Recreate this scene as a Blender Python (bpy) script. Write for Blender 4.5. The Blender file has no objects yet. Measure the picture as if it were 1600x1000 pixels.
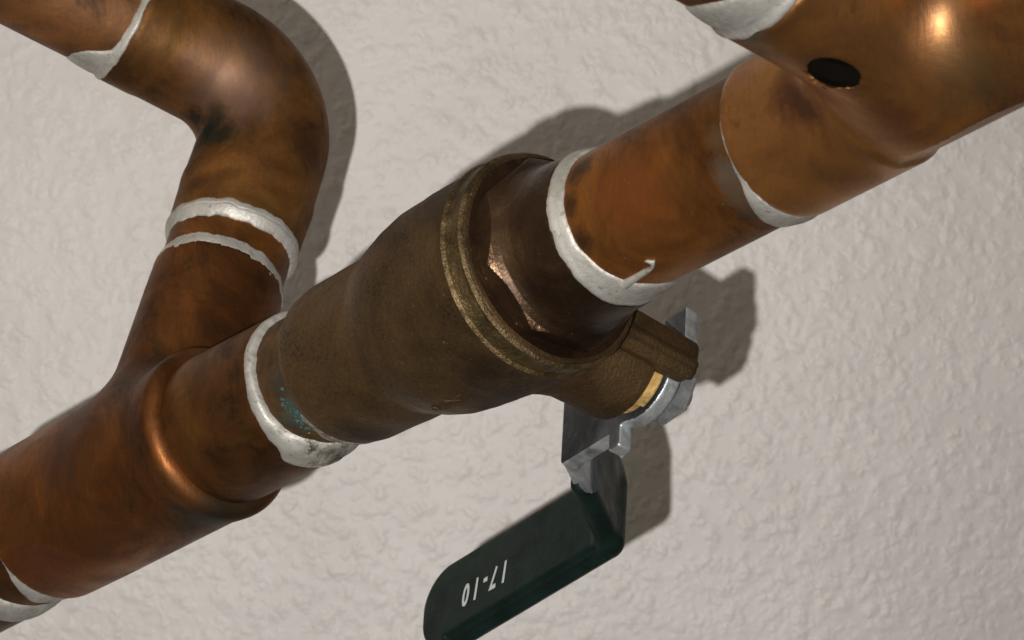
import bpy, math, random
import numpy as np
from mathutils import Vector, noise as mnoise

# ------------------------------------------------------------------ units
# Everything is laid out in "units" of 0.12 mm (x right, y up, z towards the viewer)
# and converted to metres when a mesh is linked (world X = x, Y = -z, Z = y).
K = 0.00012
F = 8500.0                      # distance of the lens from the middle of the pipework, in units
V3 = lambda *a: np.array(a, float)
def nrm(v): v = np.asarray(v, float); return v/np.linalg.norm(v)
def W(P):
    P = np.asarray(P, float)
    return np.stack([P[..., 0], -P[..., 2], P[..., 1]], -1)*K

scene = bpy.context.scene
col = scene.collection

# ------------------------------------------------------------------ camera
cam = bpy.data.cameras.new('camera'); camo = bpy.data.objects.new('camera', cam); col.objects.link(camo)
camo.location = W(V3(0, 0, F)); camo.rotation_euler = (math.radians(90), 0, 0)
cam.sensor_width = 36; cam.lens = 36*F/1600.0
cam.clip_start = 0.05; cam.clip_end = 20
cam.dof.use_dof = True; cam.dof.focus_distance = (F+150)*K; cam.dof.aperture_fstop = 75
scene.camera = camo

# ------------------------------------------------------------------ world and lamps
world = bpy.data.worlds.new('World'); scene.world = world; world.use_nodes = True
bg = world.node_tree.nodes['Background']
bg.inputs[0].default_value = (1.0, .87, .72, 1); bg.inputs[1].default_value = 0.06

def lamp(name, kind, pos, energy, color, target=None, **kw):
    l = bpy.data.lights.new(name, kind); o = bpy.data.objects.new(name, l); col.objects.link(o)
    l.energy = energy; l.color = color
    for k, v in kw.items(): setattr(l, k, v)
    o.location = W(V3(*pos))
    if target is not None:
        d = Vector(W(V3(*target))) - o.location
        o.rotation_euler = d.to_track_quat('-Z', 'Y').to_euler()
    return o
# the flash beside the lens, left of it and a little below
lamp('flash', 'SPOT', (-520, -370, F), 42.0, (1.0, .968, .935), target=(-650, 0, -1900),
     shadow_soft_size=0.0042, spot_size=math.radians(32), spot_blend=1.0)
# added soft fill light without a visible source, up-left behind the viewer
lamp('soft_fill', 'AREA', (-6500, 6800, 7600), 9.0, (1.0, .88, .72), target=(0, 0, 0), size=2.2)

scene.view_settings.view_transform = 'Standard'; scene.view_settings.look = 'None'
scene.view_settings.exposure = 0; scene.view_settings.gamma = 1

# ------------------------------------------------------------------ directions of the pipework
R = nrm(V3(.629, .323, .7071))                 # the main run, coming towards the viewer to the upper right
E = nrm(V3(.769, -.399, -.502)); E = nrm(E - R*np.dot(E, R))   # valve stem
WD = np.cross(R, E)                            # width of the lever
B = nrm(V3(.257, .772, -.581)); B = nrm(B - R*np.dot(B, R))    # branch of the left tee
L0 = nrm(V3(-.857, .459, .232)); L = nrm(L0 - B*np.dot(L0, B))    # pipe leaving the elbow

def proj(P):
    s = F/(F-P[2]); return (800+P[0]*s, 500-P[1]*s)

def unproj(x, y, z): return V3((x-800)*(F-z)/F, (500-y)*(F-z)/F, z)

class Axis:
    def __init__(s, O, A, lead=None):
        s.O = np.asarray(O, float); s.A = nrm(A)
        z = V3(0, 0, 1)
        s.u = nrm(z - s.A*np.dot(z, s.A)); s.v = np.cross(s.A, s.u)
        if s.v[1] > 0: s.v = -s.v                # theta = +90 degrees is the lower silhouette
    def p(s, t): return s.O + s.A*t
    def pt(s, t, th, r):
        t, th, r = np.broadcast_arrays(np.asarray(t, float), th, r)
        return s.O + t[..., None]*s.A + (r*np.cos(th))[..., None]*s.u + (r*np.sin(th))[..., None]*s.v
    def sc(s, t): return F/(F-s.p(t)[2])
    def t_img(s, x, y, lo=-3500, hi=3500):
        a = np.array(proj(s.p(lo))); b = np.array(proj(s.p(hi))); d = (b-a)/np.linalg.norm(b-a)
        tgt = np.dot(np.array([x, y])-a, d)
        for _ in range(60):
            m = (lo+hi)/2
            if np.dot(np.array(proj(s.p(m)))-a, d) < tgt: lo = m
            else: hi = m
        return (lo+hi)/2

run = Axis(V3(-100, 12, 0), R)
def T(s): return run.t_img(700+.889*s, 488-.457*s)   # distance along the run
def RR(s, r): return r/run.sc(T(s))                  # true radius of a silhouette radius

# ------------------------------------------------------------------ mesh helpers
def link(name, verts, faces, mat, parent=None, smooth=35, origin=None):
    V = W(verts)
    if parent is not None: o0 = np.array(parent['org'])
    else: o0 = V.mean(0) if origin is None else W(origin)
    me = bpy.data.meshes.new(name)
    me.from_pydata((V-o0).tolist(), [], [tuple(int(i) for i in f) for f in faces])
    me.validate(); me.update()
    me.polygons.foreach_set('use_smooth', [True]*len(me.polygons))
    if smooth is not None: me.set_sharp_from_angle(angle=math.radians(smooth))
    o = bpy.data.objects.new(name, me); col.objects.link(o)
    if mat: me.materials.append(mat)
    if parent is not None: o.parent = root_obj(parent)
    else: o.location = o0
    return o
def root_obj(p): return bpy.data.objects[p['ob']]
def thing(name, label, cat, at, group=None):
    o = bpy.data.objects.new(name, None); col.objects.link(o); o.empty_display_size = .01
    o.location = W(at); o['label'] = label; o['category'] = cat
    if group: o['group'] = group
    return {'ob': o.name, 'org': W(at).tolist()}
def under(o, parent): return {'ob': o.name, 'org': parent['org']}   # children of a part share the thing's origin
def tag(o, label, cat, group=None):
    o['label'] = label; o['category'] = cat
    if group: o['group'] = group

def nz(P, scale, seed=0.0):
    P = np.asarray(P, float)
    flat = P.reshape(-1, 3)
    return np.array([mnoise.noise(Vector((p[0]/scale+seed, p[1]/scale+seed*1.7, p[2]/scale-seed))) for p in flat]).reshape(P.shape[:-1])

def ring_faces(nt, nr, cap=True):
    i = np.arange(nr-1)[:, None]; j = np.arange(nt)[None, :]; k = (j+1) % nt
    f = np.stack([i*nt+j, i*nt+k, (i+1)*nt+k, (i+1)*nt+j], -1).reshape(-1, 4).tolist()
    if cap:
        f.append(list(range(nt))[::-1]); f.append(list(range((nr-1)*nt, nr*nt)))
    return f
def dense(prof, step):
    out = [prof[0]]
    for (t0, r0), (t1, r1) in zip(prof[:-1], prof[1:]):
        n = max(1, int(math.hypot(t1-t0, r1-r0)/step))
        for i in range(1, n+1): out.append((t0+(t1-t0)*i/n, r0+(r1-r0)*i/n))
    return np.array(out)
def rev(name, ax, prof, mat, parent=None, nt=128, step=12, fn=None, smooth=35, cap=True, dent=0, seed=0):
    d = dense(prof, step)
    th = np.linspace(0, 2*np.pi, nt, endpoint=False)
    t = np.repeat(d[:, 0][:, None], nt, 1); r = np.repeat(d[:, 1][:, None], nt, 1); th = np.repeat(th[None], len(d), 0)
    if fn is not None: t, r = fn(t, r, th)
    if dent:
        P = ax.pt(t, th, r); r = r + dent*nz(P, 60, seed)
    P = ax.pt(t, th, r)
    return link(name, P.reshape(-1, 3), ring_faces(nt, len(d), cap), mat, parent, smooth)

def solder(name, ax, table, base, mat, parent, nt=220, nu=14, jag=3.0, lump=2.2, seed=1.0, crack=False):
    """irregular bead of solder: table rows = (theta degrees, t0, t1, height), base(t) = radius it sits on"""
    tb = np.array(sorted(table), float)
    tb = np.vstack([tb[-1]-[360, 0, 0, 0], tb, tb[0]+[360, 0, 0, 0]])
    deg = np.linspace(-180, 180, nt, endpoint=False)
    sm = lambda c: np.interp(deg, tb[:, 0], tb[:, c])
    def blur(a):
        for _ in range(5): a = (np.roll(a, 1)+2*a+np.roll(a, -1))/4
        return a
    t0, t1, h = blur(sm(1)), blur(sm(2)), blur(sm(3))
    th = np.radians(deg)
    circ = np.stack([np.cos(th), np.sin(th), th*0], -1)
    t0 = t0 + jag*(nz(circ, .22, seed)+.35*nz(circ, .06, seed+3)); t1 = t1 + jag*(nz(circ, .22, seed+7)+.35*nz(circ, .06, seed+9))
    u = np.linspace(0, 1, nu)[:, None]
    t = t0[None]*(1-u)+t1[None]*u
    dome = np.power(np.clip(1-(2*u-1)**2, 0, 1), .62)
    if crack: dome = dome*(1-.30*np.exp(-((u-.58-.05*nz(circ, .3, seed+5)[None])/.045)**2))
    r = np.vectorize(base)(t) + h[None]*dome - 2.0*(1-np.sign(dome)*1.0) - np.where((u == 0) | (u == 1), 3, 0)
    thg = np.repeat(th[None], nu, 0)
    P = ax.pt(t, thg, r)
    r = r + lump*dome*(nz(P, 40, seed+2)+.3*nz(P, 14, seed+4))*np.clip(h[None]/8, .3, 1.4)
    P = ax.pt(t, thg, r)
    inner = ax.pt(t0[None], th[None], np.vectorize(base)(t0[None])-14)
    inner2 = ax.pt(t1[None], th[None], np.vectorize(base)(t1[None])-14)
    P = np.concatenate([inner, P, inner2], 0)
    f = ring_faces(nt, nu+2, False)
    return link(name, P.reshape(-1, 3), f, mat, parent, 60)

# signed-distance surfaces, meshed with surface nets
def smin(a, b, k): h = np.clip(.5+.5*(b-a)/k, 0, 1); return b*(1-h)+a*h-k*h*(1-h)
def smax(a, b, k): return -smin(-a, -b, k)
def sdf_mesh(name, f, lo, hi, cell, mat, parent, smooth=50, frame=None):
    lo = np.array(lo, float); hi = np.array(hi, float)
    n = np.ceil((hi-lo)/cell).astype(int)+1
    g = np.stack(np.meshgrid(*[lo[i]+cell*np.arange(n[i]) for i in range(3)], indexing='ij'), -1)
    val = f(g.reshape(-1, 3)).reshape(n)
    ins = val < 0
    nc = n-1
    acc = np.zeros(tuple(nc)+(3,)); cnt = np.zeros(tuple(nc))
    for ax_ in range(3):
        a = [slice(None)]*3; b = [slice(None)]*3
        a[ax_] = slice(0, -1); b[ax_] = slice(1, None)
        va, vb = val[tuple(a)], val[tuple(b)]
        cr = (va < 0) != (vb < 0)
        den = np.where(cr, va-vb, 1.0); tt = np.where(cr, va/den, 0)
        pos = g[tuple(a)].copy(); pos[..., ax_] += tt*cell
        o1, o2 = [k for k in range(3) if k != ax_]
        for d1 in (0, 1):
            for d2 in (0, 1):
                sl = [slice(None)]*3
                sl[o1] = slice(d1, d1+nc[o1]); sl[o2] = slice(d2, d2+nc[o2])
                m = cr[tuple(sl)]
                acc += np.where(m[..., None], pos[tuple(sl)], 0); cnt += m
    act = cnt > 0
    idx = -np.ones(tuple(nc), int); idx[act] = np.arange(act.sum())
    P = acc[act]/cnt[act][:, None]
    faces = []
    for ax_ in range(3):
        o1, o2 = [(1, 2), (2, 0), (0, 1)][ax_]
        a = [slice(None)]*3; b = [slice(None)]*3
        a[ax_] = slice(0, -1); b[ax_] = slice(1, None)
        cr = ins[tuple(a)] != ins[tuple(b)]
        fl = ins[tuple(a)]
        I = np.argwhere(cr)
        ok = (I[:, o1] > 0) & (I[:, o2] > 0) & (I[:, o1] < nc[o1]) & (I[:, o2] < nc[o2])
        I = I[ok]
        s_ = fl[tuple(I.T)]
        def at(d1, d2):
            J = I.copy(); J[:, o1] -= d1; J[:, o2] -= d2; return idx[tuple(J.T)]
        q = np.stack([at(1, 1), at(0, 1), at(0, 0), at(1, 0)], -1)
        q[~s_] = q[~s_][:, ::-1]
        faces.append(q)
    faces = np.concatenate(faces)
    e = cell*.05
    for _ in range(3):
        v = f(P); G = np.stack([(f(P+e*np.eye(3)[i])-f(P-e*np.eye(3)[i]))/(2*e) for i in range(3)], -1)
        g2 = np.maximum((G**2).sum(-1), .2)
        P = P - np.clip(v/g2, -cell, cell)[:, None]*G
    if frame is not None:
        O_, M_ = frame; P = O_ + P@M_
    return link(name, P, faces.tolist(), mat, parent, smooth)
def box2(p, q, hx, hy, rad):
    dx = np.abs(p)-hx+rad; dy = np.abs(q)-hy+rad
    return np.hypot(np.maximum(dx, 0), np.maximum(dy, 0))+np.minimum(np.maximum(dx, dy), 0)-rad
def box3(P, c, h, rad):
    d = np.abs(P-np.array(c))-np.array(h)+rad
    return np.linalg.norm(np.maximum(d, 0), axis=-1)+np.minimum(d.max(-1), 0)-rad

# ------------------------------------------------------------------ materials
def newmat(name):
    m = bpy.data.materials.new(name); m.use_nodes = True
    nt = m.node_tree; b = nt.nodes['Principled BSDF']
    return m, nt, b
def N(nt, kind, **kw):
    n = nt.nodes.new(kind)
    for k, v in kw.items():
        if k in n.inputs: n.inputs[k].default_value = v
        else: setattr(n, k, v)
    return n
def noise_node(nt, co, size, detail=4, rough=.55, dist=0, stretch=None):
    n = N(nt, 'ShaderNodeTexNoise', Scale=1/(size*K), Detail=detail, Roughness=rough, Distortion=dist)
    nt.links.new(co, n.inputs['Vector']); return n.outputs['Fac']
def ramp(nt, fac, stops, interp='EASE'):
    r = nt.nodes.new('ShaderNodeValToRGB'); cr = r.color_ramp; cr.interpolation = interp
    while len(cr.elements) < len(stops): cr.elements.new(.5)
    for e_, (p, c) in zip(cr.elements, stops):
        e_.position = p; e_.color = (*c, 1) if len(c) == 3 else c
    nt.links.new(fac, r.inputs[0]); return r.outputs[0]
def mix(nt, fac, a, b, mode='MIX'):
    m = nt.nodes.new('ShaderNodeMix'); m.data_type = 'RGBA'; m.blend_type = mode
    for sock, v in ((m.inputs[0], fac), (m.inputs[6], a), (m.inputs[7], b)):
        if hasattr(v, 'is_linked') or hasattr(v, 'links'): nt.links.new(v, sock)
        else: sock.default_value = v if not isinstance(v, tuple) else ((*v, 1) if len(v) == 3 else v)
    return m.outputs[2]
def maprange(nt, fac, a, b, c, d):
    m = N(nt, 'ShaderNodeMapRange'); nt.links.new(fac, m.inputs[0])
    for i, v in zip((1, 2, 3, 4), (a, b, c, d)): m.inputs[i].default_value = v
    return m.outputs[0]
def bump(nt, b, h, strength, dist, prev=None):
    n = N(nt, 'ShaderNodeBump', Strength=strength, Distance=dist*K); nt.links.new(h, n.inputs['Height'])
    if prev is not None: nt.links.new(prev, n.inputs['Normal'])
    nt.links.new(n.outputs[0], b.inputs['Normal']); return n.outputs[0]

def metal(name, stops, size=110, fine=9, rough=(.34, .55), metallic=1.0, bumpy=.25, spots=None, fleck=None, speck=.25, dist=.6, coat=0, axis=None, tone=(.50, 1.30)):
    """stops: patina colours from most tarnished to cleanest"""
    m, nt, b = newmat(name)
    co = N(nt, 'ShaderNodeTexCoord').outputs['Object']
    n1 = noise_node(nt, co, size, 5, .6, dist); n2 = noise_node(nt, co, fine, 4, .65)
    if axis is not None:
        mp = nt.nodes.new('ShaderNodeMapping'); nt.links.new(co, mp.inputs[0])
        mp.inputs['Rotation'].default_value = Vector(nrm(W(axis))).rotation_difference(Vector((1, 0, 0))).to_euler()
        mp.inputs['Scale'].default_value = (1, .16, .16)
        st = noise_node(nt, mp.outputs[0], fine*.7, 3, .7)
        mx = N(nt, 'ShaderNodeMath', operation='ADD'); nt.links.new(n2, mx.inputs[0]); nt.links.new(st, mx.inputs[1])
        hf = N(nt, 'ShaderNodeMath', operation='MULTIPLY'); nt.links.new(mx.outputs[0], hf.inputs[0]); hf.inputs[1].default_value = .5; n2 = hf.outputs[0]
    ad = N(nt, 'ShaderNodeMath', operation='MULTIPLY_ADD'); nt.links.new(n2, ad.inputs[0]); ad.inputs[1].default_value = speck
    sub = N(nt, 'ShaderNodeMath', operation='SUBTRACT'); nt.links.new(n1, sub.inputs[0]); sub.inputs[1].default_value = speck/2
    nt.links.new(sub.outputs[0], ad.inputs[2])
    c = ramp(nt, ad.outputs[0], stops)
    g_ = maprange(nt, noise_node(nt, co, size*2.3, 6, .62, 1.2), .36, .62, tone[0], tone[1])
    cg = nt.nodes.new('ShaderNodeCombineColor'); [nt.links.new(g_, cg.inputs[k_]) for k_ in range(3)]
    c = mix(nt, 1.0, c, cg.outputs[0], 'MULTIPLY')
    rg = maprange(nt, ad.outputs[0], .3, .7, rough[1], rough[0])
    for (pt, rad, colr, amt, rr) in (spots or []):
        # patch with its own place on the metal: stains, some painted shade and sheen
        d = N(nt, 'ShaderNodeVectorMath', operation='DISTANCE'); nt.links.new(co, d.inputs[0]); d.inputs[1].default_value = tuple(pt)
        wob = N(nt, 'ShaderNodeMath', operation='MULTIPLY_ADD'); nt.links.new(noise_node(nt, co, rad*.45, 4, .65), wob.inputs[0])
        wob.inputs[1].default_value = -rad*K*1.3; nt.links.new(d.outputs['Value'], wob.inputs[2])
        f = maprange(nt, wob.outputs[0], -rad*K*.35, rad*K*.45, amt, 0)
        c = mix(nt, f, c, colr)
        mm = N(nt, 'ShaderNodeMix'); nt.links.new(f, mm.inputs[0]); nt.links.new(rg, mm.inputs[2]); mm.inputs[3].default_value = rr; rg = mm.outputs[0]
    if fleck:
        f = maprange(nt, noise_node(nt, co, fleck[0], 2, .5), fleck[1], fleck[1]+.05, 0, fleck[3])
        c = mix(nt, f, c, fleck[2])
    nt.links.new(c, b.inputs['Base Color']); nt.links.new(rg, b.inputs['Roughness'])
    b.inputs['Metallic'].default_value = metallic
    if coat: b.inputs['Coat Weight'].default_value = coat; b.inputs['Coat Roughness'].default_value = .42; b.inputs['Coat IOR'].default_value = 1.8
    if bumpy: bump(nt, b, n2, bumpy, 3.0)
    return m

# wall: white paint over a knocked-down spray texture
mw, nt, b = newmat('wall_paint')
co = N(nt, 'ShaderNodeTexCoord').outputs['Object']
def dabs(size, r0, r1, gate, seed):
    # rounded dabs of sprayed compound, missing here and there
    nv = N(nt, 'ShaderNodeTexNoise', Scale=1/(size*.9*K), Detail=2); nt.links.new(co, nv.inputs['Vector'])
    off = N(nt, 'ShaderNodeVectorMath', operation='MULTIPLY_ADD'); nt.links.new(nv.outputs['Color'], off.inputs[0])
    off.inputs[1].default_value = (size*K*.95,)*3; nt.links.new(co, off.inputs[2])
    v = N(nt, 'ShaderNodeTexVoronoi', Scale=1/(size*K)); nt.links.new(off.outputs[0], v.inputs['Vector'])
    m = N(nt, 'ShaderNodeMapRange'); m.interpolation_type = 'SMOOTHERSTEP'; nt.links.new(v.outputs['Distance'], m.inputs[0])
    for k_, x_ in zip((1, 2, 3, 4), (r0, r1, 1, 0)): m.inputs[k_].default_value = x_
    gt = maprange(nt, noise_node(nt, co, size*2.1+seed, 3), gate-.08, gate+.10, 0, 1)
    mu = N(nt, 'ShaderNodeMath', operation='MULTIPLY'); nt.links.new(m.outputs[0], mu.inputs[0]); nt.links.new(gt, mu.inputs[1]); return mu.outputs[0]
sf = N(nt, 'ShaderNodeMapRange'); sf.interpolation_type = 'SMOOTHERSTEP'; nt.links.new(noise_node(nt, co, 46, 2, .5, .2), sf.inputs[0])
for k_, x_ in zip((1, 2), (.40, .72)): sf.inputs[k_].default_value = x_
d1_ = N(nt, 'ShaderNodeMath', operation='MULTIPLY_ADD'); nt.links.new(sf.outputs[0], d1_.inputs[0]); d1_.inputs[1].default_value = .55
nt.links.new(dabs(40, .0, .60, .36, 0), d1_.inputs[2]); blob = d1_.outputs[0]; blob2 = dabs(25, .0, .58, .38, 7)
low = noise_node(nt, co, 130, 3, .6)
fine = noise_node(nt, co, 6, 3, .6)
s1 = N(nt, 'ShaderNodeMath', operation='MULTIPLY_ADD'); nt.links.new(blob2, s1.inputs[0]); s1.inputs[1].default_value = .5; nt.links.new(blob, s1.inputs[2])
s2 = N(nt, 'ShaderNodeMath', operation='MULTIPLY_ADD'); nt.links.new(low, s2.inputs[0]); s2.inputs[1].default_value = .5; nt.links.new(s1.outputs[0], s2.inputs[2])
s3 = N(nt, 'ShaderNodeMath', operation='MULTIPLY_ADD'); nt.links.new(fine, s3.inputs[0]); s3.inputs[1].default_value = .05; nt.links.new(s2.outputs[0], s3.inputs[2])
bump(nt, b, s3.outputs[0], .34, 7)
wc = ramp(nt, noise_node(nt, co, 320, 3), [(.35, (.56, .535, .51)), (.65, (.59, .565, .54))])
nt.links.new(wc, b.inputs['Base Color']); b.inputs['Roughness'].default_value = .5
b.inputs['Specular IOR Level'].default_value = .42

C_DK, C_BR, C_OR, C_GD = (.075, .035, .018), (.24, .088, .030), (.46, .155, .045), (.55, .25, .075)
J = run.p(T(-510))                                   # middle of the left tee
best = None
for a in np.linspace(-.6, .6, 601):                  # turn the branch about the run until its mouth stands where it is seen
    Bc = B*math.cos(a)+np.cross(R, B)*math.sin(a); ax_ = Axis(J, Bc); q_ = np.array(proj(ax_.p(ax_.t_img(365, 372))))
    e0 = np.hypot(*(q_-(365, 372)))
    if best is None or e0 < best[0]: best = (e0, Bc)
B = best[1]; L = nrm(L0 - B*np.dot(L0, B))
ring_b = Axis(J, B)
uT = ring_b.t_img(365, 372)
PSTOPS = [(.28, (0.09635, 0.04205, 0.01232)), (.45, (0.2049, 0.07771, 0.01746)), (.6, (0.2892, 0.1071, 0.02259)), (.78, (0.3013, 0.1497, 0.0385))]
m_pipe = metal('copper_pipe', PSTOPS, 120, 7, speck=.40, rough=(.40, .56), metallic=.74, axis=R, fleck=(8, .75, (.5, .38, .26), .5))
m_collar = metal('copper_collar', [(.3, (0.05797, 0.02734, 0.008432)), (.5, (0.1296, 0.05208, 0.01433)), (.72, (0.1841, 0.08138, 0.01897))], 100, 7, speck=.40, rough=(.42, .6), metallic=.76, axis=R)
VSTOPS = [(.25, (0.03791, 0.02105, 0.007929)), (.45, (0.08343, 0.04738, 0.0185)), (.62, (0.1137, 0.06666, 0.02709)), (.8, (0.1466, 0.08994, 0.03898))]
m_valve = metal('cast_brass', VSTOPS, 150, 6, rough=(.42, .62), bumpy=.75, speck=.7, fleck=(7, .72, (.42, .34, .22), .55), metallic=.6)
m_valve_rough = metal('cast_brass_rough', [(.3, (0.07254, 0.04588, 0.01944)), (.5, (0.1391, 0.09465, 0.04092)), (.7, (0.2176, 0.1548, 0.07669))], 30, 5, rough=(.30, .48), bumpy=.9, speck=.4, metallic=.7)
m_cap = metal('machined_brass_dark', [(.3, (0.02642, 0.01384, 0.007189)), (.5, (0.05045, 0.02584, 0.01268)), (.72, (0.07929, 0.04613, 0.02114))], 90, 7, rough=(.30, .5), bumpy=.35, fleck=(8, .73, (.36, .25, .14), .5), metallic=.65)
m_gold = metal('bare_brass', [(.3, (0.682, 0.396, 0.11)), (.6, (0.935, 0.616, 0.22)), (.8, (1.045, 0.77, 0.374))], 22, 5, rough=(.35, .5), bumpy=.6, metallic=.45)
m_steel = metal('sheared_steel_edge', [(.3, (0.408, 0.432, 0.444)), (.5, (0.6, 0.636, 0.654)), (.7, (0.744, 0.768, 0.78))], 40, 7, rough=(.34, .5), bumpy=.4, metallic=.75)
m_zinc = metal('dull_zinc', [(.3, (.085, .09, .095)), (.5, (.15, .16, .168)), (.7, (.22, .23, .238))], 60, 8, rough=(.42, .6), bumpy=.4, metallic=.7, fleck=(10, .7, (.3, .3, .29), .5))
m_worn = metal('worn_steel', [(.32, (.10, .095, .085)), (.45, (.26, .25, .235)), (.7, (.36, .35, .33))], 40, 6, rough=(.5, .7), bumpy=.5, metallic=.6)
m_solder = metal('solder', [(.22, (.22, .205, .175)), (.36, (.40, .385, .345)), (.6, (.53, .515, .475)), (.8, (.62, .605, .565))], 60, 7, rough=(.42, .64), metallic=.38, bumpy=.4, speck=.4, tone=(.85, 1.08), fleck=(13, .66, (.22, .19, .15), .6))
m_flux = metal('dirty_solder', [(.30, (.13, .115, .095)), (.45, (.33, .29, .24)), (.58, (.52, .49, .44)), (.75, (.68, .62, .50))], 20, 5, rough=(.36, .62), metallic=.5, bumpy=.7, speck=.5)
m_patina = metal('green_patina', [(.3, (0.03, 0.072, 0.066)), (.6, (0.066, 0.132, 0.123)), (.8, (0.18, 0.24, 0.222))], 12, 4, rough=(.85, .95), metallic=0, bumpy=.5)

def plastic(name, c0, c1, rough):
    m, nt, b = newmat(name)
    co = N(nt, 'ShaderNodeTexCoord').outputs['Object']
    nt.links.new(ramp(nt, noise_node(nt, co, 60, 5, .65), [(.35, c0), (.7, c1)]), b.inputs['Base Color'])
    n2 = noise_node(nt, co, 7, 3, .6)
    nt.links.new(maprange(nt, noise_node(nt, co, 40, 4), .3, .7, rough-.08, rough+.1), b.inputs['Roughness'])
    bump(nt, b, n2, .35, 2); return m
m_vinyl = plastic('green_vinyl', (.0018, .0098, .0076), (.0048, .0170, .0134), .47)
m_vinyl.node_tree.nodes['Principled BSDF'].inputs['Specular IOR Level'].default_value = .36
m_print, nt, b = newmat('white_print'); b.inputs['Base Color'].default_value = (.62, .66, .66, 1); b.inputs['Roughness'].default_value = .6
m_hole, nt, b = newmat('dimple_dark'); b.inputs['Base Color'].default_value = (.006, .005, .004, 1); b.inputs['Roughness'].default_value = 1; b.inputs['Specular IOR Level'].default_value = 0

# ------------------------------------------------------------------ wall
ZW = -1890
hw, hh = 9000, 9000
wv = [V3(x, y, z) for z in (ZW, ZW-120) for x, y in ((-hw, -hh), (hw, -hh), (hw, hh), (-hw, hh))]
wo = link('wall', np.array(wv), [(0, 1, 2, 3), (7, 6, 5, 4), (0, 4, 5, 1), (1, 5, 6, 2), (2, 6, 7, 3), (3, 7, 4, 0)], mw, None, None)
wo['kind'] = 'structure'; wo['label'] = 'off-white painted wall with a knocked-down spray texture behind the pipes'

# ------------------------------------------------------------------ left tee
PIPE = RR(400, 121.5); CUP = RR(590, 134)
def on_run(s_, deg, r): return run.pt(T(s_), math.radians(deg), r)
def loc(P, O): return tuple(W(P)-W(O))
tee_spots = [(loc(on_run(-420, 58, 135), J), 95, (.035, .036, .024), .8, .62), (loc(on_run(-650, 30, 132), J), 70, (.24, .075, .04), .5, .5),
             (loc(on_run(-560, -50, 134), J), 90, (.10, .05, .04), .6, .55)]
m_tee = metal('copper_left_tee', [(.28, (0.06736, 0.03125, 0.009726)), (.45, (0.1482, 0.05416, 0.01414)), (.6, (0.2155, 0.075, 0.01769)), (.75, (0.2021, 0.1007, 0.02431))], 130, 7, speck=.40, rough=(.40, .6), spots=tee_spots, metallic=.78, axis=R, fleck=(9, .76, (.36, .25, .15), .4))
tl = thing('copper_tee', 'dull reddish copper tee with a rounded rim, lower left, below the elbow', 'pipe tee', J, 'copper tees')
def tee_sdf(O, A, Bd, prof, t0, t1, bprof, b1, k, k0=8, k1=8, kb=8):
    pt = np.array(prof); bt = np.array(bprof)
    def f(P):
        d = P-O; t = d@A; rho = np.linalg.norm(d-t[:, None]*A, axis=1)
        a = rho-np.interp(t, pt[:, 0], pt[:, 1]); a = smax(a, t-t1, k1); a = smax(a, t0-t, k0)
        u = d@Bd; rb = np.linalg.norm(d-u[:, None]*Bd, axis=1)
        c = rb-np.interp(u, bt[:, 0], bt[:, 1]); c = smax(c, u-b1, kb); c = smax(c, -u, 4)
        return smin(a, c, k)
    return f
tJ = T(-510)
tA, tZ = T(-394)-tJ, T(-702)-tJ
rb = 114.5
f = tee_sdf(J, R, B, [(tZ, RR(-700, 130)), (tZ+120, RR(-600, 133)), (tA-75, RR(-440, 135.5)), (tA-45, RR(-420, 139.5)), (tA-22, RR(-405, 142)), (tA, RR(-394, 142))], tZ, tA,
            [(0, rb+4), (uT-160, rb+1), (uT-60, rb-1), (uT-40, rb), (uT, rb)], uT-92, 46, 10, 34, 8)
pts = np.array([run.p(T(-394)), run.p(T(-702)), ring_b.p(uT)])
sdf_mesh('body', f, pts.min(0)-170, pts.max(0)+170, 7.0, m_tee, tl)
# reducing collar that carries on to the valve
def rs(s, r): return (T(s), RR(s, r))
rev('collar', run, [rs(-440, 116), rs(-405, 116), rs(-396, 121), rs(-380, 122.5), rs(-300, 122), rs(-255, 121.5), rs(-249, 119.5), rs(-246, 112)], m_collar, tl)
# bead of solder at the collar's mouth: thin on top, dripping thick at the lower side
def base_l(t): return float(np.interp(t, [T(-252), T(-240), T(-232)], [RR(-252, 119), RR(-240, 117), RR(-232, 112)]))
solder('solder_joint', run, [(-180, T(-251), T(-239), 4), (-100, T(-251), T(-239), 4), (-60, T(-251), T(-239), 5), (-20, T(-252), T(-238), 6), (10, T(-254), T(-236), 6), (32, T(-260), T(-230), 7),
       (46, T(-275), T(-221), 9), (62, T(-276), T(-212), 9), (80, T(-268), T(-203), 8), (100, T(-258), T(-199), 7), (120, T(-254), T(-222), 6), (150, T(-253), T(-234), 6)], base_l, m_solder, tl, seed=2.2, jag=4, lump=2)
solder('flux_smear', run, [(-180, T(-250), T(-244), -14), (20, T(-250), T(-244), -14), (34, T(-262), T(-228), -4), (48, T(-276), T(-219), 9.5), (64, T(-277), T(-210), 10.5), (82, T(-268), T(-202), 9), (100, T(-256), T(-205), 2), (118, T(-250), T(-244), -14)],
       base_l, m_flux, tl, seed=41.0, jag=8, lump=4)
# bottom-left end of the tee: smooth wiped solder on the lower side
def base_t(t): return float(np.interp(t, [T(-748), T(-702), T(-694)], [RR(-748, 116), RR(-702, 117), RR(-694, 128)]))
solder('solder_joint', run, [(-180, T(-706), T(-700), -4), (-40, T(-706), T(-700), -3), (0, T(-708), T(-699), -.5), (20, T(-712), T(-698), 2), (36, T(-724), T(-697), 6), (60, T(-738), T(-696), 10), (85, T(-722), T(-696), 7), (110, T(-712), T(-699), 4)],
       base_t, m_solder, tl, seed=5.1, jag=3, lump=1.5)

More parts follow.
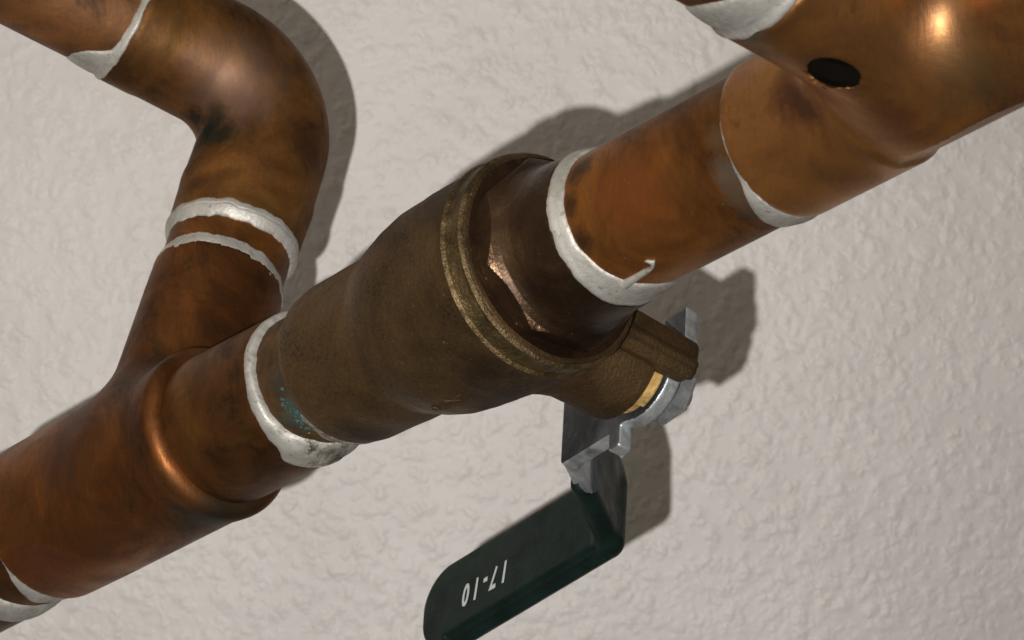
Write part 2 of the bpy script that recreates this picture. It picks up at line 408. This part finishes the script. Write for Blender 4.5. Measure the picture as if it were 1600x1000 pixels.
# branch mouth of the tee, pipe between tee and elbow
u_t = uT - 92
def base_b(t): return float(np.interp(t, [u_t-22, u_t+12], [rb+.5, rb-7]))
solder('solder_joint', ring_b, [(-180, u_t-14, u_t+14, 3), (-90, u_t-14, u_t+12, 3), (-60, u_t-12, u_t+12, 3.5), (-32, u_t-10, u_t+24, 3), (-15, u_t-9, u_t+18, 3), (15, u_t-12, u_t+19, 3), (40, u_t-15, u_t+20, 3), (75, u_t-18, u_t+10, 3), (110, u_t-14, u_t+12, 3)],
       base_b, m_solder, tl, seed=8.3, jag=6, lump=1.2)

# ------------------------------------------------------------------ elbow with its two mouths
uE0 = uT - 20
corner_u = ring_b.t_img(437, 150)
Cn = ring_b.p(corner_u)
legax = Axis(Cn, L)
vE = legax.t_img(204, 18, -500, 2500)
br = 140.0                                            # bend radius of the centre line
el = thing('copper_elbow', 'brown copper elbow with a soot-green stain in its inner corner, at the upper left', 'pipe elbow', Cn)
stain = ring_b.p(corner_u-br*.55) + L*(br*.35)
inner_c = Cn - B*(br-60) + L*(br-60) + V3(0, 0, 95)
cl = []
for u in np.linspace(uE0, corner_u-br, 20): cl.append((ring_b.p(u), B, np.interp(u, [uE0, uE0+4, uE0+80, uE0+110, uE0+128, corner_u-br], [rb-3, rb, rb+2, rb+4, rb+1, rb])))
q = Cn - B*br + L*br
for a in np.linspace(0, math.pi/2, 40)[1:-1]:
    p = q - L*br*math.cos(a) + B*br*math.sin(a)
    cl.append((p, nrm(B*math.cos(a)+L*math.sin(a)), rb+2*math.sin(2*a)))
for v in np.linspace(br, vE, 20): cl.append((legax.p(v), L, np.interp(v, [br, vE-80, vE-60, vE-4, vE], [rb, rb-1, rb+1, rb+1, rb-3])))
side = np.cross(B, L); nt_ = 128; th = np.linspace(0, 2*np.pi, nt_, endpoint=False)
P = np.array([p[None]+r*(np.cos(th)[:, None]*side+np.sin(th)[:, None]*np.cross(side, d)) for p, d, r in cl])
def on_elbow(x, y):
    Q = P.reshape(-1, 3); sc_ = F/(F-Q[:, 2]); d_ = np.hypot(800+Q[:, 0]*sc_-x, 500-Q[:, 1]*sc_-y)
    c_ = np.where(d_ < max(9, d_.min()+1))[0]; return tuple(W(Q[c_[np.argmax(Q[c_, 2])]])-W(Cn))
spots = [(on_elbow(365, 120), 105, (.20, .125, .095), .6, .55), (on_elbow(318, 200), 46, (.014, .019, .014), 1, .75), (on_elbow(345, 203), 34, (.022, .022, .012), .9, .7),  # first spot: mauve sheen of the flash, put into the colour
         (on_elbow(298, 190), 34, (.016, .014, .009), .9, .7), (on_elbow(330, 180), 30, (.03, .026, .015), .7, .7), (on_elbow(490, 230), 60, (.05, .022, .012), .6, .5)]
m_elbow = metal('copper_elbow', [(.28, (0.08076, 0.03589, 0.01002)), (.45, (0.1673, 0.07064, 0.01753)), (.6, (0.2308, 0.09958, 0.02337)), (.78, (0.2653, 0.1447, 0.04381))], 120, 7, speck=.40, rough=(.5, .68), bumpy=.14, spots=spots, metallic=.72, axis=L, fleck=(8, .77, (.5, .38, .26), .4))
eb = link('body', P.reshape(-1, 3), ring_faces(nt_, len(cl)), m_elbow, el)
def base_e(t): return float(np.interp(t, [uE0-14, uE0+4, uE0+26], [rb-7, rb, rb]))
solder('solder_joint', ring_b, [(-180, uE0-14, uE0+13, 3), (-90, uE0-15, uE0+14, 3), (-40, uE0-15, uE0+16, 4), (0, uE0-17, uE0+19, 5), (30, uE0-13, uE0+22, 4), (60, uE0-7, uE0+24, 3.5), (85, uE0-10, uE0+22, 3), (120, uE0-16, uE0+16, 5)],
       base_e, m_solder, el, seed=11.7, jag=6, lump=1.8, crack=True, nu=26)
def base_v(t): return float(np.interp(t, [vE-8, vE, vE+8, vE+60], [rb, rb-1, rb-8, rb-9]))
solder('solder_joint', legax, [(-180, vE-5, vE+10, 4), (-60, vE-5, vE+10, 4), (0, vE-5, vE+9, 5), (22, vE-5, vE+9, 5), (38, vE-7, vE+18, 6), (50, vE-8, vE+54, 6), (64, vE-8, vE+70, 6), (85, vE-8, vE+74, 6), (110, vE-8, vE+40, 5), (140, vE-5, vE+12, 4)],
       base_v, m_solder, el, seed=14.2, jag=4, lump=2)

# ------------------------------------------------------------------ loose lengths of pipe
pp = rb-8
o = rev('copper_pipe', ring_b, [(u_t-60, pp), (uE0+60, pp)], m_pipe, None, step=20)
tag(o, 'short ring of copper pipe showing between the two ragged solder rings below the elbow', 'copper pipe', 'copper pipes')
o = rev('copper_pipe', legax, [(vE-60, pp), (vE+200, pp), (vE+1500, pp)], metal('copper_pipe_brown', [(.28, (.072, .034, .016)), (.45, (.15, .066, .025)), (.6, (.23, .096, .03)), (.8, (.27, .13, .045))], 120, 8, rough=(.5, .68), bumpy=.12, metallic=.6, axis=L), None, step=60)
tag(o, 'brown copper pipe leaving the elbow through the upper left corner', 'copper pipe', 'copper pipes')
gc = run.p((T(-300)+T(-170))/2)
m_gap = metal('copper_pipe_stained', [(.3, (0.0525, 0.0315, 0.01232)), (.5, (0.112, 0.0595, 0.02128)), (.72, (0.154, 0.091, 0.0308))], 60, 7, rough=(.45, .65), metallic=.5, axis=R,
              spots=[(tuple(W(run.pt(T(-203), math.radians(16), 116))-W(gc)), 40, (.055, .105, .095), .75, .85), (tuple(W(run.pt(T(-203), math.radians(-12), 116))-W(gc)), 34, (.04, .045, .038), .6, .8)])
o = rev('copper_pipe', run, [(T(-300), RR(-240, 111)), (T(-170), RR(-190, 111))], m_gap, None, step=20)
tag(o, 'sliver of copper pipe flecked with green patina just left of the brass valve', 'copper pipe', 'copper pipes')
gap_pipe = o
mc = run.p((T(250)+T(650))/2)
def on_mid(s_, dg_): return tuple(W(run.pt(T(s_), math.radians(dg_), PIPE))-W(mc))
m_mid = metal('copper_pipe_fluxed', PSTOPS, 120, 7, speck=.40, rough=(.40, .56), metallic=.74, axis=R, fleck=(8, .75, (.5, .38, .26), .5),
              spots=[(on_mid(572, 4), 34, (.135, .115, .085), .8, .75), (on_mid(566, 24), 36, (.12, .10, .075), .75, .75), (on_mid(560, 44), 34, (.10, .08, .055), .7, .7), (on_mid(574, -22), 26, (.15, .11, .06), .6, .7),
                     (on_mid(318, -30), 24, (.045, .022, .012), .7, .5), (on_mid(322, 0), 24, (.04, .02, .010), .7, .5), (on_mid(330, -58), 34, (.03, .018, .011), .8, .5), (on_mid(420, -15), 90, (.40, .115, .03), .5, .42)])
o = rev('copper_pipe', run, [(T(250), PIPE), (T(650), PIPE)], m_mid, None, step=14)
tag(o, 'orange-brown copper pipe between the brass valve and the upper right tee', 'copper pipe', 'copper pipes')
o = rev('copper_pipe', run, [(T(-800), RR(-740, 116)), (T(-640), RR(-740, 116))], m_collar, None, step=20)
tag(o, 'dark copper pipe between two smooth grey solder bands in the lower left corner', 'copper pipe', 'copper pipes')

# next fitting, only its mouth in view in the lower left corner
cp = thing('copper_coupling', 'dark copper fitting cut off by the lower left corner, grey solder round its mouth', 'pipe coupling', run.p(T(-860)))
rev('body', run, [(T(-1400), RR(-800, 121)), (T(-786), RR(-790, 121)), (T(-778), RR(-790, 119)), (T(-774), RR(-790, 112))], m_collar, cp, step=40)
def base_c(t): return float(np.interp(t, [T(-790), T(-775), T(-755)], [RR(-790, 120), RR(-775, 119), RR(-755, 116)]))
solder('solder_joint', run, [(-180, T(-782), T(-764), 4), (-30, T(-782), T(-764), 4), (20, T(-786), T(-760), 5), (50, T(-792), T(-752), 7), (75, T(-794), T(-746), 8), (100, T(-788), T(-752), 6), (130, T(-782), T(-762), 4)],
       base_c, m_solder, cp, seed=17.0, jag=3, lump=1.5)

# green patina and flux crumbs on the gap pipe: flakes
rng = random.Random(4)
fv, ff = [], []
for _ in range(85):
    s = rng.gauss(0, 1); dg = rng.gauss(14, 11); c_s = -206+rng.gauss(0, 5)-max(0, dg-14)*.2; rad = rng.choice((1.0, 1.4, 1.8, 2.6, 4.2))
    c0 = run.pt(T(c_s), math.radians(dg), RR(-210, 111)+.6)
    n_ = nrm(c0-run.p(np.dot(c0-run.O, R))); a1 = nrm(np.cross(n_, R)); a2 = np.cross(n_, a1)
    k0 = len(fv)
    for k in range(6):
        an = k*math.pi/3; rr_ = rad*rng.uniform(.6, 1.3); fv.append(c0+a1*rr_*math.cos(an)+a2*rr_*math.sin(an)-n_*1)
    fv.append(c0+n_*rad*.5)
    ff += [(k0+k, k0+(k+1) % 6, k0+6) for k in range(6)]
po = link('patina', np.array(fv), ff, m_patina, {'ob': gap_pipe.name, 'org': list(gap_pipe.location)})
po['kind'] = 'stuff'; po['label'] = 'crust of blue-green corrosion'

# ------------------------------------------------------------------ ball valve
SC = 60
S = run.p(T(SC))
bv = thing('ball_valve', 'dark cast brass ball valve with a green-sleeved lever in the middle of the pipe run', 'ball valve', S)
def mod_body(t, r, th):
    return t, r
prof = [rs(-200, 108), rs(-197, 112), rs(-190, 122), rs(-180, 128), rs(-160, 132.5), rs(-100, 136.5), rs(-60, 138.5), rs(-56, 140.5), rs(-48, 143), rs(-34, 152), rs(-14, 160), rs(-8, 162.5), rs(20, 169.5), rs(66, 174), rs(69, 175.2), rs(110, 176.5), rs(132, 176), rs(143, 175.5)]
i_ = lambda s_, dg_, r_: tuple(W(run.pt(T(s_), math.radians(dg_), r_))-W(S))
m_body = metal('cast_brass_stained', VSTOPS, 150, 6, rough=(.42, .62), bumpy=.45, speck=.7, fleck=(7, .72, (.42, .34, .22), .55), metallic=.6,
               spots=[(i_(105, 40, 172), 60, (.030, .018, .010), .8, .4), (i_(60, 62, 170), 60, (.035, .020, .011), .75, .45), (i_(-150, 60, 133), 80, (.03, .02, .012), .7, .6), (i_(125, -62, 174), 60, (.05, .028, .014), .6, .5)])
bo = rev('valve_body', run, prof, m_body, bv, nt=200, step=5, dent=1.6, seed=3)
def base_lip(t): return float(np.interp(t, [T(-206), T(-198), T(-188), T(-180)], [RR(-200, 111), RR(-198, 113), RR(-188, 122), RR(-180, 127)]))
solder('solder_smear', run, [(-180, T(-201), T(-198), -9), (-10, T(-201), T(-198), -9), (18, T(-204), T(-197), -1), (40, T(-208), T(-190), 4), (60, T(-210), T(-187), 6), (85, T(-208), T(-186), 6), (110, T(-204), T(-192), 4), (130, T(-201), T(-198), -9)],
       base_lip, m_flux, bv, seed=33.0, jag=5, lump=3)
rng2 = random.Random(9)
cv, cf = [], []
for k_ in range(9):
    sc_ = -14+k_*6.5+rng2.uniform(-1, 1); dg_ = 52+rng2.uniform(-2, 2)-k_*.6
    rr_ = np.interp(T(sc_), [p_[0] for p_ in prof], [p_[1] for p_ in prof])+.5
    c0 = run.pt(T(sc_), math.radians(dg_), rr_); n_ = nrm(c0-run.p(np.dot(c0-run.O, R))); tg = np.cross(n_, R)
    an = rng2.choice((0, .5, 1.2, -0.6)); d1 = R*math.cos(an)+tg*math.sin(an); d2 = np.cross(n_, d1); ln = rng2.uniform(7, 12)
    k0 = len(cv)
    for u_ in (-1, -.5, 0, .5, 1):
        for w_, h_ in ((-3.6, -1.5), (-1.6, 1.5), (1.6, 1.5), (3.6, -1.5)): cv.append(c0+d1*ln*u_+d2*w_+n_*(h_-1.2*(abs(u_) == 1)))
    for u_ in range(4):
        for w_ in range(3): a_ = k0+u_*4+w_; cf.append((a_, a_+1, a_+5, a_+4))
link('casting_marks', np.array(cv), cf, m_valve, bv, 60)
flange = [rs(141, 168), rs(142, 174), rs(145, 179.5), rs(147, 181.5), rs(149, 180), rs(151, 177), rs(160, 176), rs(171, 176), rs(174, 179), rs(176, 179.5), rs(178.5, 177), rs(180, 173), rs(180.5, 150)]
rev('flange', run, flange, m_valve_rough, bv, nt=240, step=2.5, dent=1.5, seed=6)
def octmod(t, r, th):
    a = (th+math.radians(13)) % (math.pi/4)-math.pi/8
    return t, np.where((t < T(216)) & (t > T(185.5)), np.minimum(r, RR(200, 148.5)/np.cos(a)), r)
cap = [rs(178, 150), rs(179, 173), rs(181, 174.5), rs(183, 173), rs(184, 169), rs(185, 152), rs(186, 158), rs(199, 159), rs(201, 158), rs(206, 151), rs(212, 142.5), rs(218, 139), rs(226, 136), rs(240, 134), rs(286, 131.5), rs(291, 129.5), rs(294, 121)]
m_wear_glint = metal('worn_brass_glint', [(.36, (.055, .032, .017)), (.52, (.20, .125, .07)), (.68, (.60, .42, .28))], 46, 5, rough=(.28, .45), bumpy=.6, metallic=.85, speck=.6)  # worn brass, brightened to paint the highlights on the chamfer
ec = rev('end_cap', run, cap, m_cap, bv, nt=300, step=2.2, fn=octmod, smooth=28, dent=1.3, seed=9)
def base_r(t): return float(np.interp(t, [T(284), T(293), T(300), T(312), T(350)], [RR(290, 130.5), RR(290, 128), RR(300, 124), PIPE+.5, PIPE-.5]))
so = solder('solder_joint', run, [(-180, T(288), T(306), 3), (-100, T(288), T(307), 3), (-60, T(287), T(309), 4), (-25, T(287), T(310), 4), (0, T(287), T(313), 4), (20, T(286), T(320), 5), (45, T(285), T(332), 5), (65, T(285), T(346), 6), (85, T(284), T(348), 6), (110, T(286), T(334), 5), (140, T(288), T(310), 3)],
       base_r, m_solder, bv, seed=20.5, jag=4, lump=1.6)
ec.data.materials.append(m_wear_glint); ec.data.materials.append(m_valve)
eo = np.array(bv['org'])
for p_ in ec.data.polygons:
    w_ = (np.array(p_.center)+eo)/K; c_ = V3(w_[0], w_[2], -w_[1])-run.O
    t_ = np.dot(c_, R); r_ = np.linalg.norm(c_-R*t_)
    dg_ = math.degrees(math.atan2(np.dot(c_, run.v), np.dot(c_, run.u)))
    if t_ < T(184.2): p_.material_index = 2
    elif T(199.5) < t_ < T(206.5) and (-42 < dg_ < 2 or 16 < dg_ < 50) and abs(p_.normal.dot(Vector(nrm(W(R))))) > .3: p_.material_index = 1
# hooked run of solder
hk = [(47, 322), (46, 345), (45, 365), (44, 378), (40, 385), (36, 380)]
hv = []
for i, (dg, s) in enumerate(hk):
    c0 = run.pt(T(s), math.radians(dg), PIPE+1); n_ = nrm(c0-run.p(np.dot(c0-run.O, R))); a1 = nrm(np.cross(n_, R)) if i < 3 else R
    w_ = (9, 6.5, 5.5, 6, 5.5, 3)[i]
    for k in range(8):
        an = k*math.pi/4; hv.append(c0+(a1*math.cos(an)+n_*.8*math.sin(an))*w_)
link('solder_drip', np.array(hv), ring_faces(8, len(hk)), m_solder, bv, 80)

# stem neck, stop lug, gland, lever, nut
stem = Axis(S, E)
rev('stem_neck', stem, [(80, 118), (140, 108), (165, 98), (190, 92), (282, 90), (289, 88.5), (293, 84), (293, 40)], m_valve, bv, nt=128, step=5, dent=1.5, seed=12)
def sect(t, r, th):
    d = np.abs(((th-math.radians(8)+math.pi) % (2*math.pi))-math.pi)
    return t, np.where(d < math.radians(23), r, np.minimum(r, 66))
rev('packing_gland', stem, [(286, 60), (286, 78), (313, 78), (317, 75), (319, 40)], m_gold, bv, nt=128, step=4, fn=sect, dent=1.2, seed=15)
PHI = math.radians(6.3)
RL = R*math.cos(PHI)+WD*math.sin(PHI); WL = -R*math.sin(PHI)+WD*math.cos(PHI)
# local frame of the lever: a = away from the tee end, b = out along the stem, c = width
FR = (S, np.array([-RL, E, WL]))
FRV = (S, np.array([-R, E, WD]))
def lug(P):
    a, b_, c = P[:, 0]+92, P[:, 1], P[:, 2]
    tp = np.interp(b_, [120, 360], [1.12, .92])
    d = box2(a, c, 25*tp, 32*tp, 10)
    rib = np.hypot(a+22*tp, c+10)-7; rib2 = np.hypot(a+10, c+31*tp)-6
    d = smin(d, np.minimum(rib, rib2), 5)
    return smax(smax(d, b_-352, 14), 120-b_, 4)
sdf_mesh('stop_lug', lug, (-150, 100, -60), (-40, 370, 60), 3.0, m_valve, bv, frame=FRV)

B0, B1 = 325, 352
def plate(P):
    a, b_, c = P[:, 0], P[:, 1], P[:, 2]
    hub = np.hypot(a, c)-75
    body = box2(a-118, c, 72, 76, 8)
    neck = box2(a-35, c+4, 50, 64, 20)
    tab = box2(a+80, c-52, 27, 32, 6)
    arm = box2(a+40, c-25, 45, 34, 6)
    d2 = smin(smin(smin(hub, body, 6), neck, 3), np.minimum(tab, arm), 5)
    tooth = box2(a-60, c+88, 13, 18, 3)
    d2 = np.minimum(d2, tooth)
    return smax(smax(d2, b_-B1, 4), B0-b_, 4)
a0, b0, a1, b1 = 180, 336, 322, 541
dl = math.hypot(a1-a0, b1-b0); da, db = (a1-a0)/dl, (b1-b0)/dl
def strip(P, t0, t1, half, c0, c1, rad):
    a, b_, c = P[:, 0]-a0, P[:, 1]-b0, P[:, 2]
    t = a*da+b_*db; n = -a*db+b_*da
    return box3(np.stack([t, n, c], -1), ((t0+t1)/2, 0, (c0+c1)/2), ((t1-t0)/2, half, (c1-c0)/2), rad)
def lever_sdf(P):
    return smin(plate(P), strip(P, -4, dl-25, 12.5, -72, 72, 4), 8)
lv = sdf_mesh('lever', lever_sdf, (-125, 305, -120), (345, 575, 90), 3.6, m_steel, bv, frame=FR)
lv.data.materials.append(m_zinc)
Ew = Vector(nrm(W(E)))
for p_ in lv.data.polygons:
    if abs(p_.normal.dot(Ew)) > .72: p_.material_index = 1
LVP = under(lv, bv)
def grip_sdf(P):
    st = strip(P, 58, dl+10, 20, -84, 94, 19.5)
    a, b_, c = P[:, 0], P[:, 1], P[:, 2]
    ga, ge = 300, 795
    d2 = box2(a-(ga+ge)/2, c+10, (ge-ga)/2, 82, 30)
    d2 = smax(d2, box2(a-(ga+ge)/2+60, c+10, (ge-ga)/2+60, 82, 74), 2)
    g = smax(smax(d2, b_-567, 34), 522-b_, 9)
    groove = np.hypot((b_-523)*1.0, (c+80))-8.5
    groove = np.maximum(groove, np.maximum(330-a, a-730))
    g = smax(g, -groove, 4)
    ridge = np.maximum(np.hypot(b_-541, c+90)-6, np.maximum(330-a, a-745))
    g = smin(g, ridge, 4)
    return smin(st, g, 18)
gp = sdf_mesh('grip', grip_sdf, (215, 380, -115), (815, 590, 95), 4.2, m_vinyl, LVP, frame=FR)
gp['label'] = 'dark green vinyl sleeve printed 17-10'

# printed number on the sleeve's inner face
cu = bpy.data.curves.new('number_print', 'FONT'); cu.body = '17-10'; cu.size = 1; cu.align_x = 'LEFT'; cu.extrude = .002; cu.offset = .024; cu.space_character = 1.2
to = bpy.data.objects.new('tmp_text', cu); col.objects.link(to)
dg = bpy.context.evaluated_depsgraph_get(); dg.update()
tm = bpy.data.meshes.new_from_object(to.evaluated_get(dg))
tv = np.array([v.co[:] for v in tm.vertices]); tf = [tuple(p.vertices) for p in tm.polygons]
bpy.data.objects.remove(to); bpy.data.curves.remove(cu); bpy.data.meshes.remove(tm)
tv[:, :2] -= tv[:, :2].min(0)
# each glyph squeezed about its own middle, and leaning a little
adj = list(range(len(tv)))
def fnd(i):
    while adj[i] != i: i = adj[i]
    return i
for f_ in tf:
    for q_ in f_[1:]: adj[fnd(q_)] = fnd(f_[0])
lab = np.array([fnd(i) for i in range(len(tv))]); gx = tv[:, 0].copy(); wx = tv[:, 0].max()
runs = []
for l_ in set(lab): runs.append([tv[lab == l_, 0].min(), tv[lab == l_, 0].max(), [l_]])
runs.sort(key=lambda q_: q_[0])
mer = [runs[0]]
for q_ in runs[1:]:
    if q_[0] < mer[-1][1]-.02: mer[-1][1] = max(mer[-1][1], q_[1]); mer[-1][2] += q_[2]
    else: mer.append(q_)
for x0, x1, ls in mer:
    m_ = np.isin(lab, ls); gx[m_] = (x0+x1)/2+(tv[m_, 0]-(x0+x1)/2)*.74
gx = gx/wx + .05*(tv[:, 1]/tv[:, 1].max()-.5)
tx = tv[:, 0].max(); ty = tv[:, 1].max()
la = 570 + gx*116; lc = 6 - tv[:, 1]/ty*43 ; lb = 521.6 - (tv[:, 2] > 0)*.5
P = FR[0] + np.stack([la, lb, lc], -1)@FR[1]
to = link('number_print', P, tf, m_print, LVP, None)

def hexn(t, r, th):
    a = (th+.25+math.pi/6) % (math.pi/3)-math.pi/6
    return t, np.where(r > 30, np.minimum(r/np.cos(a)*.90, r+4), r)
rev('lever_nut', stem, [(352, 20), (352, 48), (355, 53), (394, 53), (400, 48), (402, 36), (402, 22), (416, 22), (420, 17)], m_steel, bv, nt=96, step=4, fn=hexn)

# ------------------------------------------------------------------ right tee
tj2 = T(872); J2 = run.p(tj2)
br2 = Axis(J2, -E)
u2 = br2.t_img(1197, -62, -200, 2000)
tr = thing('copper_tee', 'golden copper tee with a bright flash spot and dark oval dimple, upper right', 'pipe tee', J2, 'copper tees')
rB = 130.0
t0 = T(590)-tj2
fR = tee_sdf(J2, R, -E, [(t0, CUP), (T(770)-tj2, CUP), (T(782)-tj2, CUP-6), (T(800)-tj2, CUP-8), (-t0, CUP-6)], t0, -t0,
             [(0, rB+4), (u2-150, rB), (u2-90, rB), (u2, rB+1)], u2, 74, 7, 7, 8)
# oval dimple on the branch's lower flank
dim_dir = None
def ray(px, py): return nrm(V3((px-800), (500-py), -F))
def hit(f, px, py):
    d = ray(px, py); o_ = V3(0, 0, F); t = F-1600
    for _ in range(200):
        v = f((o_+d*t)[None])[0]
        if v < .2: break
        t += v*.7
    return o_+d*t
dp = hit(fR, 1304, 113)
e_ = 1.0
gn = nrm([(fR((dp+e_*np.eye(3)[i])[None])-fR((dp-e_*np.eye(3)[i])[None]))[0] for i in range(3)])
ua = V3(.95, -.22, 0); ua = nrm(ua-gn*np.dot(ua, gn))
ub = np.cross(gn, ua)
hx = nrm(V3(-.03, -.06, 1)); m1 = V3(.96, -.27, 0); m1 = nrm(m1-hx*np.dot(m1, hx)); m2 = np.cross(hx, m1)
def fR2(P):
    v = fR(P); q = P-dp
    ell = np.sqrt((q@m1/38)**2+(q@m2/18.5)**2)
    return smax(v, -np.maximum((ell-1)*20, np.abs(q@hx)-60), 2.5)
def on_right(px, py): return loc(hit(fR, px, py), J2)
right_spots = [(on_right(1232, 148), 50, (.11, .032, .014), .9, .5), (on_right(1262, 170), 36, (.10, .03, .014), .8, .5), (on_right(1400, 190), 55, (.20, .06, .02), .55, .45),  # first two: branch's shade on the run, painted dark red
               (on_right(1530, 120), 80, (.16, .10, .04), .6, .55), (on_right(1170, 52), 34, (.12, .15, .13), .6, .6)]
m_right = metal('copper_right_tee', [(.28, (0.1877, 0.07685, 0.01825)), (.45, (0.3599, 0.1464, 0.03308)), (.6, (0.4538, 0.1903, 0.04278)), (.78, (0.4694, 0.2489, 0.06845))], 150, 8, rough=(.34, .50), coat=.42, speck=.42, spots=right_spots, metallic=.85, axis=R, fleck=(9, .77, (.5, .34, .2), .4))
ends = np.array([run.p(T(590)), run.p(tj2-t0), br2.p(u2)])
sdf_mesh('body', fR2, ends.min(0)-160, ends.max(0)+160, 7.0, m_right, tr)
# black bottom of the dimple, painting in the shade inside the hole
dd = []
for rr_, dz_ in ((.98, 17), (.6, 28)):
    for k in range(32):
        an = 2*math.pi*k/32; dd.append(dp+m1*41*rr_*math.cos(an)+m2*20*rr_*math.sin(an)-hx*dz_)
dd.append(dp-hx*32)
fc = [(k, (k+1) % 32, 32+(k+1) % 32, 32+k) for k in range(32)]+[(32+k, 32+(k+1) % 32, 64) for k in range(32)]
link('dimple', np.array(dd), fc, m_hole, tr)
def base_q(t): return float(np.interp(t, [T(560), T(585), T(594)], [PIPE, PIPE+1, CUP-5]))
solder('solder_joint', run, [(-180, T(586), T(591), .5), (-60, T(587), T(591), .3), (-25, T(586), T(591.5), .8), (0, T(585), T(591.5), 1), (16, T(580), T(592), 2), (32, T(566), T(592), 7), (50, T(554), T(592), 9), (70, T(546), T(592), 9.5), (92, T(546), T(592), 9), (115, T(566), T(592.5), 5)],
       base_q, m_solder, tr, seed=24.0, jag=3, lump=1.6)
def base_w(t): return float(np.interp(t, [u2-6, u2+4, u2+16, u2+90], [rB, rB-2, rB-9, rB-10]))
solder('solder_joint', br2, [(-180, u2-4, u2+18, 5), (-40, u2-4, u2+16, 5), (0, u2-4, u2+30, 6), (40, u2-5, u2+70, 7), (60, u2-5, u2+88, 8), (85, u2-5, u2+90, 8), (120, u2-5, u2+50, 6)],
       base_w, m_solder, tr, seed=28.0, jag=5, lump=2)
o = rev('copper_pipe', br2, [(u2-60, rB-10), (u2+200, rB-10), (u2+1500, rB-10)], m_pipe, None, step=60)
tag(o, 'copper pipe entering the upper right tee through the top edge', 'copper pipe', 'copper pipes')
o = rev('copper_pipe', run, [(tj2-t0-60, PIPE), (tj2-t0+1500, PIPE)], m_pipe, None, step=60)
tag(o, 'copper pipe carrying on from the upper right tee beyond the right edge', 'copper pipe', 'copper pipes')
